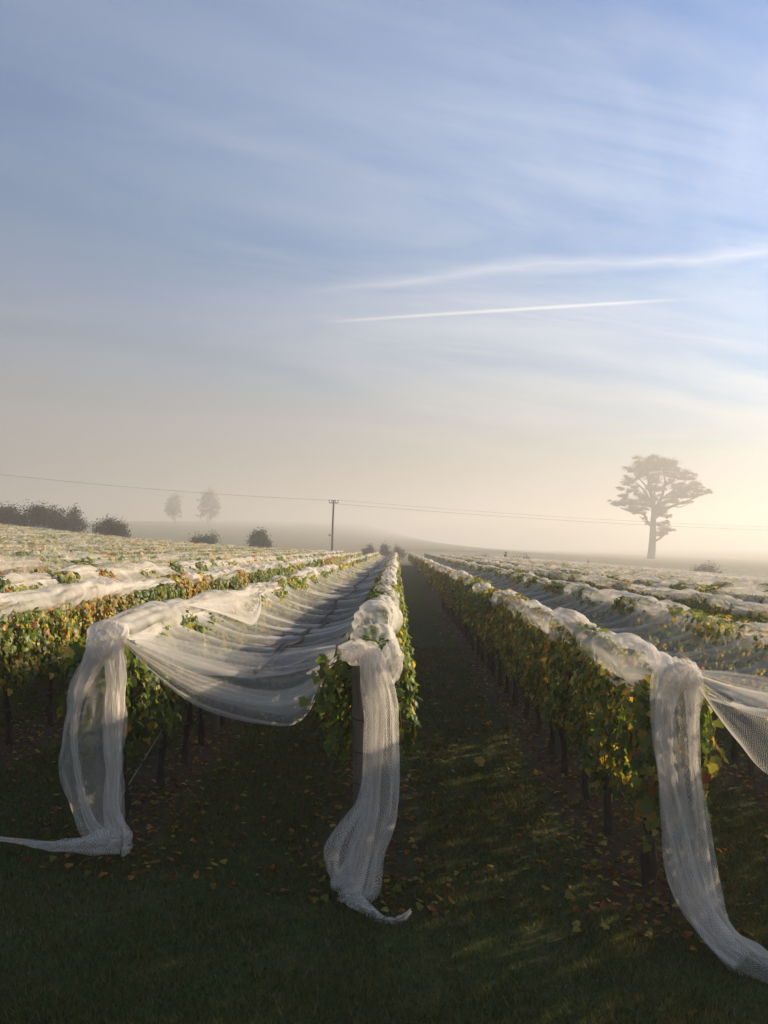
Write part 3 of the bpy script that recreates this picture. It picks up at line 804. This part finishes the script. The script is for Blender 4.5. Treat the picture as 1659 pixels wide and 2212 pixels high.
# loop of net hanging off the left ridge
top = [at(405, 1306, 11.6), at(450, 1292, 12.6), at(500, 1280, 13.6), at(530, 1274, 14.2), at(550, 1270, 14.6), at(560, 1270, 14.8)]
bot = [at(405, 1308, 11.5), at(460, 1322, 12.2), at(515, 1342, 12.8), at(546, 1350, 13.2), at(562, 1320, 13.8), at(562, 1276, 14.6)]
swag('net_loop', net, top, bot, dens=.25, seed=14, amp=.09)
# middle tail
tail('hanging_tail', net, px_path([(735, 1412, 7.65, 14, .05), (772, 1402, 7.6, 18, .06), (802, 1412, 7.55, 22, .06), (812, 1450, 7.5, 26, .07), (822, 1520, 7.48, 31, .08), (822, 1600, 7.46, 32, .08),
     (815, 1690, 7.44, 34, .09), (800, 1770, 7.42, 44, .10), (776, 1850, 7.4, 55, .12), (758, 1905, 7.36, 50, .10), (745, 1932, 7.3, 36, .07)]), ruff=.2, k=8, dens=.12, dvar=.6, seed=21, n=110)
tail('hanging_fold', net, px_path([(800, 1405, 7.55, 14, .05), (806, 1450, 7.45, 14, .05), (815, 1530, 7.42, 14, .04), (812, 1640, 7.4, 13, .04), (800, 1740, 7.38, 16, .05), (775, 1840, 7.35, 22, .06), (750, 1920, 7.3, 30, .06)]), ruff=.3, k=5, dens=.22, dvar=.7, seed=23)
tail('ground_bundle', net, px_path([(740, 1935, 7.3, 12, .05), (765, 1942, 7.22, 14, .05), (790, 1962, 7.1, 8, .04), (820, 1985, 6.98, 6, .03), (850, 1990, 6.95, 5, .025), (872, 1982, 7.0, 5, .025), (886, 1968, 7.08, 3, .02)]),
     ruff=.4, k=5, dens=.25, dvar=.7, seed=25, twist=2.0)
knot(net, at(775, 1415, 7.6), .13, .10, .08, 31, .35)
knot(net, at(845, 1430, 7.62), .085, .08, .17, 34, .3)
tail('net_ear', net, px_path([(850, 1440, 7.6, 6, .03), (862, 1425, 7.58, 8, .03), (868, 1412, 7.57, 4, .02)]), n=16, m=24, ruff=.2, k=4, dens=.5, seed=36)
# right tail and swag
net = NETS[1]
tail('hanging_tail', net, px_path([(1464, 1428, 7.1, 6, .03), (1468, 1436, 7.1, 30, .08), (1470, 1452, 7.08, 46, .1), (1468, 1490, 7.05, 50, .11), (1463, 1570, 7.0, 44, .11), (1466, 1660, 6.98, 42, .11), (1476, 1750, 6.95, 44, .12),
     (1490, 1840, 6.9, 46, .12), (1508, 1920, 6.82, 44, .12), (1530, 1980, 6.7, 36, .11), (1565, 2030, 6.55, 32, .10), (1610, 2075, 6.4, 34, .10), (1660, 2105, 6.3, 36, .10), (1720, 2125, 6.25, 34, .09)]), ruff=.2, k=9, dens=.08, dvar=.55, seed=41, n=130)
tail('hanging_fold', net, px_path([(1470, 1450, 7.02, 26, .07), (1445, 1500, 6.98, 18, .06), (1438, 1590, 6.93, 15, .05), (1446, 1690, 6.9, 14, .05), (1462, 1780, 6.87, 16, .05), (1482, 1880, 6.8, 18, .06), (1505, 1960, 6.7, 20, .06), (1545, 2025, 6.5, 22, .06), (1600, 2075, 6.35, 22, .06)]),
     ruff=.3, k=6, dens=.22, dvar=.6, seed=43)
tail('hanging_fold', net, px_path([(1490, 1450, 7.02, 16, .05), (1492, 1540, 6.95, 9, .03), (1497, 1650, 6.92, 7, .03), (1510, 1760, 6.9, 8, .03), (1528, 1880, 6.84, 9, .03), (1540, 1960, 6.75, 10, .03)]), ruff=.3, k=4, dens=.22, dvar=.5, seed=44)
knot(net, at(1470, 1462, 7.0), .15, .10, .10, 45, .22)
tail('net_ear', net, px_path([(1478, 1452, 7.0, 8, .03), (1466, 1435, 7.02, 8, .03), (1456, 1420, 7.05, 4, .02)]), n=16, m=24, ruff=.2, k=4, dens=.6, seed=46)
top = [at(1490, 1450, 7.05), at(1560, 1472, 6.95), at(1640, 1494, 6.85), at(1760, 1520, 6.7), at(2000, 1540, 6.6), at(2240, 1500, 6.5)]
bot = [at(1500, 1468, 7.05), at(1550, 1545, 6.8), at(1600, 1610, 6.7), at(1680, 1690, 6.6), at(1900, 1760, 6.5), at(2240, 1540, 6.5)]
swag('front_swag', net, top, bot, dens=.06, seed=52, amp=.06, dv_=.7)
lip = [at(1500, 1446, 7.2), at(1560, 1450, 7.5), at(1640, 1460, 7.7), at(1760, 1480, 7.8), at(2000, 1500, 7.6), at(2240, 1480, 6.9)]
swag('swag_lip', net, lip, top, dens=.1, seed=54, amp=.04, dv_=.25)

# ------------------------------------------------------------------ power line
pb = at(717, 1180, 145); pb[2] = float(ground_z(pb[0], pb[1]))
pole = thing('power_pole', 'wooden power pole with insulators standing beyond the row ends', 'pole', tuple(pb))
H = at(720, 1080, 145)[2]-pb[2]
V, F = tube_np([(0, 0, -.5), (.05, 0, H*.3), (.12, 0, H*.6), (.28, 0, H-.1), (.28, 0, H)], [.19, .18, .16, .14, .135], 10, (0, 1, 0))
link('shaft', mesh_np('shaft', V, F, smooth=True), POLEM, pole)
mb = MB(); mb.add(*box_np(-.78+.28, .78+.28, -.16, -.04, H-.55, H-.42)); link('crossarm', mb.mesh('crossarm'), POLEM, pole)
tips = []
for ix, iz in ((-.72, -.42), (-.3, -.42), (.3, -.42), (.72, -.42)):
    V, F = tube_np([(ix+.28, -.1, H+iz), (ix+.28, -.1, H+iz+.22), (ix+.28, -.1, H+iz+.26), (ix+.28, -.1, H+iz+.42), (ix+.28, -.1, H+iz+.44)], [.03, .03, .11, .09, .01], 8, (0, 1, 0))
    link('insulator', mesh_np('insulator', V, F, smooth=True), HOSE, pole); tips.append((ix+.28, -.1, H+iz+.4))
mb = MB(); mb.add(*box_np(-.55, -.2, -.2, .1, H*.42, H*.42+.3)); link('switch_box', mb.mesh('switch_box'), WIREM, pole)
tl, tr_ = pb+np.array(tips[0]), pb+np.array(tips[3])
def cable(label, a, b, s_, r_=.02):
    t_ = np.linspace(0, 1, 40)[:, None]; p_ = np.asarray(a)*(1-t_)+np.asarray(b)*t_; p_[:, 2] -= s_*4*(t_*(1-t_))[:, 0]
    V, F = tube_np(p_, r_, 5); tag(link('power_cable', mesh_np('power_cable', V, F), HOSE), label, 'cable', 'overhead power cables')
cable('overhead power cable running left from the pole across the fog', tl, at(-260, 994, 110), .7, .016)
cable('upper overhead power cable running right from the pole past the tree', tr_, at(1900, 1143, 200), 1.0, .014)
cable('lower overhead power cable running right from the pole past the tree', pb+np.array(tips[2])-[0, 0, .6], at(1900, 1151, 200), .9, .018)

# ------------------------------------------------------------------ trees and bushes
TG = np.array([(.05, .06, .026), (.065, .07, .03), (.04, .05, .022)])
def crown_mesh(name, blobs, n, size, pal, flat=.35):
    """blobs: cx,cy,cz,rx,ry,rz; leaf clumps through each volume"""
    B = np.array(blobs); wt = (B[:, 3]*B[:, 4]*B[:, 5])**(.62); idx = rng.choice(len(B), n, p=wt/wt.sum())
    d = rng.normal(0, 1, (n, 3)); d /= np.linalg.norm(d, axis=1, keepdims=True)
    r_ = rng.random(n)**.5*(1+.3*rng.normal(0, 1, n).clip(-1, 1.6))
    P_ = B[idx, :3]+d*B[idx, 3:]*r_[:, None]
    low = d[:, 2] < 0; P_[low, 2] += (-d[low, 2])*B[idx[low], 5]*flat*r_[low]
    nr = d+rng.normal(0, .6, (n, 3)); nr[:, 2] += .4
    V0 = np.array([(0, .5, 0), (-.32, .05, .08), (-.2, -.45, 0), (.25, -.5, .05), (.34, 0, -.05)]); F0 = np.array([(0, 1, 2), (0, 2, 3), (0, 3, 4)])
    V, F, C = leaves_arrays((V0, F0), P_, frames(nr, np.tile((.1, 0, -1.), (n, 1)), rng.uniform(0, 6, n)), size*rng.uniform(.5, 1.4, n), pal[rng.integers(0, len(pal), n)]*rng.uniform(.7, 1.3, (n, 1)))
    m = mesh_np(name, V, F, {'Col': C}); m.materials.append(TREELEAF)
    return m
TD = 380
def tp(cx_, cy_, dd=0): return at(1253.7+cx_*.2443, 948.8+cy_*.2443, TD+dd)
S7 = .2443/1912*TD
base = tp(620, 1096); base[2] = float(ground_z(base[0], base[1]))
tree = thing('eucalyptus_tree', 'tall spreading gum tree fading into the fog on the right', 'tree', tuple(base))
limbs = [([(618, 1110, 0), (632, 980, 0), (640, 860, 0), (642, 740, 0), (650, 640, 0)], (38, 22)),
         ([(650, 650, 0), (640, 540, -1), (615, 440, -1), (600, 330, 0), (590, 230, 1)], (24, 5)),
         ([(642, 760, 0), (592, 730, -1), (560, 665, -2), (450, 640, -3), (350, 605, -3)], (15, 4)),
         ([(650, 640, 0), (715, 520, 2), (748, 390, 3), (735, 270, 3)], (18, 5)),
         ([(705, 540, 2), (800, 470, 1), (900, 400, 0), (960, 320, -1)], (11, 3)),
         ([(655, 700, 0), (740, 630, 2), (830, 585, 3), (950, 545, 3), (1060, 495, 3), (1130, 470, 3)], (15, 3)),
         ([(622, 470, -1), (545, 375, -3), (470, 305, -4)], (10, 3)),
         ([(630, 560, -1), (560, 450, 2), (500, 390, 4), (430, 350, 4)], (11, 3)),
         ([(655, 905, 0), (715, 868, -2), (770, 815, -3), (820, 800, -3)], (10, 3)),
         ([(645, 780, 0), (610, 760, 2), (560, 720, 3), (545, 700, 3)], (7, 2)),
         ([(645, 560, 0), (660, 440, 3), (690, 330, 4), (700, 230, 4)], (12, 4)),
         ([(740, 420, 3), (830, 350, 4), (900, 290, 4)], (8, 3)),
         ([(760, 620, 2), (800, 590, -2), (880, 600, -3), (960, 570, -3)], (7, 2))]
mb = MB()
for pts, (r0, r1) in limbs:
    p_ = np.array([tp(a_, b_, d_*1.0)-base for a_, b_, d_ in pts]); p_ = spline(p_, 14)
    p_ = p_+np.array([.25, .25, .1])*rng.normal(0, .35, p_.shape)*np.linspace(0, 1, 14)[:, None]
    rr = np.linspace(r0, r1, 14)*S7
    if r0 > 40: rr[0] *= 1.25; rr[1] *= 1.08
    V, F = tube_np(p_, rr, 8, (0, 1, 0))
    mb2 = MB(); mb2.add(V, F); nm = 'trunk' if r0 > 40 else 'limb'
    link(nm, mb2.mesh(nm, True), TBARK, tree)
CL = [(620, 425, 46, 30), (700, 440, 46, 34), (560, 520, 44, 34), (665, 520, 36, 34), (830, 330, 50, 36), (760, 300, 66, 40), (560, 300, 66, 40), (520, 330, 40, 28), (900, 460, 60, 34), (840, 500, 70, 36), (600, 205, 110, 52), (470, 262, 78, 34), (540, 225, 80, 40), (720, 200, 90, 46), (810, 205, 66, 42), (660, 265, 110, 42), (640, 345, 88, 45), (845, 270, 44, 34),
      (925, 290, 52, 34), (975, 345, 62, 36), (905, 335, 40, 26), (1020, 395, 48, 30), (860, 425, 80, 40), (960, 440, 90, 42), (1060, 460, 56, 34), (1125, 465, 42, 22), (780, 385, 50, 32),
      (880, 500, 84, 30), (1000, 500, 56, 22), (800, 548, 78, 32), (935, 560, 52, 16), (440, 360, 58, 34), (400, 395, 34, 20), (360, 440, 38, 18), (480, 425, 46, 36), (430, 458, 36, 20),
      (520, 490, 46, 42), (380, 502, 50, 24), (310, 566, 52, 26), (400, 562, 68, 36), (480, 560, 90, 44), (570, 572, 66, 44), (440, 622, 58, 28), (520, 628, 66, 34),
      (700, 600, 64, 54), (690, 655, 56, 44), (765, 680, 44, 20), (735, 790, 58, 50), (700, 845, 38, 28), (790, 800, 40, 20), (640, 445, 48, 26), (600, 745, 26, 16), (560, 700, 22, 14), (740, 740, 40, 20)]
bl = []
for a_, b_, c_, d_ in CL:
    p_ = tp(a_, b_, random.uniform(-4, 4))-base
    bl.append((*p_, c_*S7, min(c_*S7*.9, 3.2), d_*S7))
    for _ in range(6):
        q_ = p_+np.array([random.uniform(-1.0, 1.0)*c_*S7, random.uniform(-2.5, 2.5), random.uniform(-.9, 1.0)*d_*S7])
        bl.append((*q_, c_*S7*.42, c_*S7*.4, d_*S7*.45))
link('crown', crown_mesh('crown', bl, 95000, .36, TG), None, tree)

def bush(name, label, cat, px, py_base, Y, wpx, hpx, pal, n=900, size=.3, group=None, lobes=6, stem=.15, seed=0):
    r = random.Random(seed+int(px)); b = at(px, py_base, Y); gz = float(ground_z(b[0], b[1])); zt = at(px, py_base-hpx, Y)[2]
    W, H_ = wpx/1912*Y, max(zt-gz, .5)
    o_ = thing(name, label, cat, (b[0], b[1], gz), group)
    bl_ = []
    for i in range(lobes+4):
        f_ = r.uniform(0, math.pi); q_ = r.uniform(.25, 1)
        bl_.append((W*.34*q_*math.cos(f_), r.uniform(-.22, .22)*W, H_*(.32+.40*q_*math.sin(f_)), W*r.uniform(.17, .27), W*r.uniform(.14, .24), H_*r.uniform(.17, .27)))
    mb_ = MB()
    for i in range(7):
        e = (r.uniform(-.35, .35)*W, r.uniform(-.2, .2)*W, H_*r.uniform(.5, .82))
        mb_.add(*tube_np([(r.uniform(-.08, .08)*W, 0, -.1), (e[0]*.5, e[1]*.5, e[2]*.5), e], [.07*stem*6, .04*stem*6, .015], 5, (0, 1, 0)))
    link('stems' if cat != 'tree' else 'trunk', mb_.mesh('stems'), TBARK, o_)
    link('crown', crown_mesh('crown', bl_, n, size, pal, .1), None, o_)
    return o_
DB = np.array([(.035, .03, .02), (.05, .038, .026), (.04, .036, .024)])
FOG_PALE = np.array([(.24, .225, .18), (.28, .26, .21)])  # leaf colour lightened to put extra fog fade into the far crowns
DG = np.array([(.03, .045, .02), (.04, .055, .025)])
G1 = 'dark bushes beyond the left field'
bush('bush', 'dark rounded bush at the left end of the hedge beyond the field', 'bush', -6, 1142, 138, 130, 62, DB, 6500, .26, G1)
bush('bush', 'tallest dark bush in the middle of the left hedge', 'bush', 82, 1146, 140, 150, 68, DB, 7500, .26, G1)
bush('bush', 'dark bush at the right end of the left hedge', 'bush', 146, 1152, 138, 96, 66, DB, 6000, .26, G1)
bush('bush', 'low dark bush standing alone right of the left hedge', 'bush', 238, 1156, 135, 96, 54, DB, 6500, .23, G1)
bush('bush', 'small low bush peeping over the skyline left of the round tree', 'bush', 442, 1170, 140, 70, 34, DB, 3800, .2, G1)
rt = bush('small_tree', 'small round green tree between the low bush and the power pole', 'tree', 559, 1174, 138, 54, 52, DG, 5500, .22, None, 9)
G2 = 'bushes by the far end of the alley'
bush('bush', 'twiggy bush left of the two by the end of the alley', 'bush', 796, 1198, 155, 36, 30, DB, 1500, .2, G2)
bush('bush', 'taller twiggy bush in the middle by the end of the alley', 'bush', 832, 1200, 156, 34, 36, DB, 1700, .2, G2)
bush('bush', 'dark bush beside the road at the end of the alley', 'bush', 862, 1206, 157, 40, 36, DB, 2000, .2, G2)
for px, Y, lab in ((1040, 154, 'low scrub clump at the end of the rows just right of the alley'), (985, 156, 'small scrub clump nearest the alley on its right'), (1125, 152, 'wide scrub patch between the two saplings')):
    bush('shrub', lab, 'shrub', px, 1210, Y, 60, 20, DB, 380, .26, 'scrub beyond the right rows')
bush('sapling', 'thin leafy sapling sticking up beyond the right rows near the alley', 'sapling', 1091, 1208, 150, 12, 24, DB, 160, .3, 'saplings beyond the right rows', 4)
bush('sapling', 'thin sapling standing alone left of the big gum tree', 'sapling', 1272, 1222, 150, 10, 22, DB, 140, .3, 'saplings beyond the right rows', 4)
bush('bush', 'dark double bush right of the big gum tree beyond the rows', 'bush', 1522, 1246, 150, 84, 42, DB, 3200, .22, None, 7)
bush('tree', 'faint broad tree dissolving in the fog beyond the low bush', 'tree', 376, 1122, 650, 48, 76, FOG_PALE, 800, 2.0, 'trees fading in the fog')
bush('tree', 'faint taller tree dissolving in the fog above the low bush', 'tree', 452, 1126, 630, 54, 86, FOG_PALE, 1000, 2.0, 'trees fading in the fog')

# ------------------------------------------------------------------ fallen leaves and grass
def drop_leaves(n, ylo, yhi):
    y = ylo*(yhi/ylo)**rng.random(n); k = rng.integers(-3, 4, n)
    x = X0+SP*k+np.where(rng.random(n) < .84, rng.normal(0, .40, n), rng.uniform(-1.25, 1.25, n))
    return x, y
n = 18000
x, y = drop_leaves(n, 6.8, 45)
ok = (y > 7.1-.2*x) & (np.abs(x) < .47*y+.5); x, y = x[ok], y[ok]; n = len(x)
P_ = np.stack([x, y, ground_z(x, y)+rng.uniform(.012, .045, n)], -1)
nr = np.stack([rng.normal(0, .4, n), rng.normal(0, .4, n), np.ones(n)], -1)
cols = leaf_cols(n, (.5, 1.2, 2, 3.2, .8))*np.where(rng.random((n, 1)) < .8, .55, .95)
V, F, C = leaves_arrays(LT_S, P_, frames(nr, rng.normal(0, 1, (n, 3)), rng.uniform(0, 6, n)), .062*rng.uniform(.6, 1.4, n), cols)
tag(link('leaf_litter', mesh_np('leaf_litter', V, F, {'Col': C}), LEAF), kind='stuff')
spots = [(at(1030, 1640, 10)[0], 'y', .15)]
x, y = drop_leaves(400, 6.6, 17); cnt = 0
where = {0: 'under the row left of the alley', 1: 'under the row right of the alley', -1: 'under the row behind the left net', 2: 'under the second row on the right', -2: 'under the leafy left row'}
for i in range(400):
    if cnt >= 200: break
    if not (y[i] > 6.9-.2*x[i] and abs(x[i]) < .44*y[i]): continue
    k = int(round((x[i]-X0)/SP)); q_ = abs(x[i]-X0-SP*k)
    ci = rng.choice(4, p=(.3, .42, .23, .05)); key = 'yloo'[ci] if ci < 3 else 'r'
    wh = where.get(k, 'under the outer rows') if q_ < .6 else ('on the grass alley' if 0 < x[i] < 2.2 else 'on the grass between rows')
    lf = link('fallen_leaf', LEAFM[key][int(rng.integers(0, 4))])
    cn = {'y': 'pale green', 'l': 'yellow', 'o': 'orange brown', 'r': 'dark red'}[key]
    tag(lf, '%s vine leaf fallen %s' % (cn, wh), 'leaf', '%s leaves fallen %s' % (cn, wh))
    lf.location = (x[i], y[i], float(ground_z(x[i], y[i]))+.04)
    lf.rotation_euler = (rng.normal(0, .35), rng.normal(0, .35), rng.uniform(0, 6.28)); s_ = .092*rng.uniform(.7, 1.25); lf.scale = (s_,)*3
    cnt += 1
pl = at(1033, 1640, 12.6); gy_ = 12.0
lf = link('fallen_leaf', LEAFM['l'][2]); tag(lf, 'large bright yellow leaf lying alone on the grass alley', 'leaf')
lf.location = ((1033-858)/1912*12.1, 12.1, float(ground_z(1.1, 12.1))+.09); lf.rotation_euler = (R(55), 0, .4); lf.scale = (.2,)*3

n = 520000
y = 4.6*(26/4.6)**(rng.random(n)**1.15); x = rng.uniform(-1, 1, n)*(.47*y+3.6)
dd = np.abs((x-X0)/SP-np.round((x-X0)/SP))*SP
tuft = fbm(x*2.3, y*2.3, 3, 2)
ok = ((dd > .42+.3*(vn(x*3, y*3, 4)-.3)) | (y < row_near(0)-.26*x) | (rng.random(n) < .12)) & (rng.random(n) < .35+.9*tuft)
x, y, tuft = x[ok], y[ok], tuft[ok]; n = len(x)
h = .024+.065*rng.random(n)*tuft*(1+.8*(rng.random(n) < .05)); ang = rng.uniform(0, 2*np.pi, n); lean = h*rng.uniform(.2, 1.1, n)
wd = (.0022+.0007*y*.55)*rng.uniform(.7, 1.3, n)
z = ground_z(x, y); la = ang+rng.normal(0, .8, n)+1.57
bx, by = np.cos(ang)*wd, np.sin(ang)*wd
V = np.stack([np.stack([x-bx, y-by, z-.004], -1), np.stack([x+bx, y+by, z-.004], -1), np.stack([x+np.cos(la)*lean, y+np.sin(la)*lean, z+h], -1)], 1).reshape(-1, 3)
gc = np.where(rng.random((n, 1)) < .2, (.17, .12, .045), (.082, .098, .022))*rng.uniform(.6, 1.3, (n, 1))
gcol = np.repeat(gc, 3, 0)
tag(link('grass', mesh_np('grass', V, np.arange(3*n).reshape(-1, 3), {'Col': gcol}), GRASSM), kind='stuff')
print('leaf objects', nleaf, 'objects', len(bpy.data.objects))
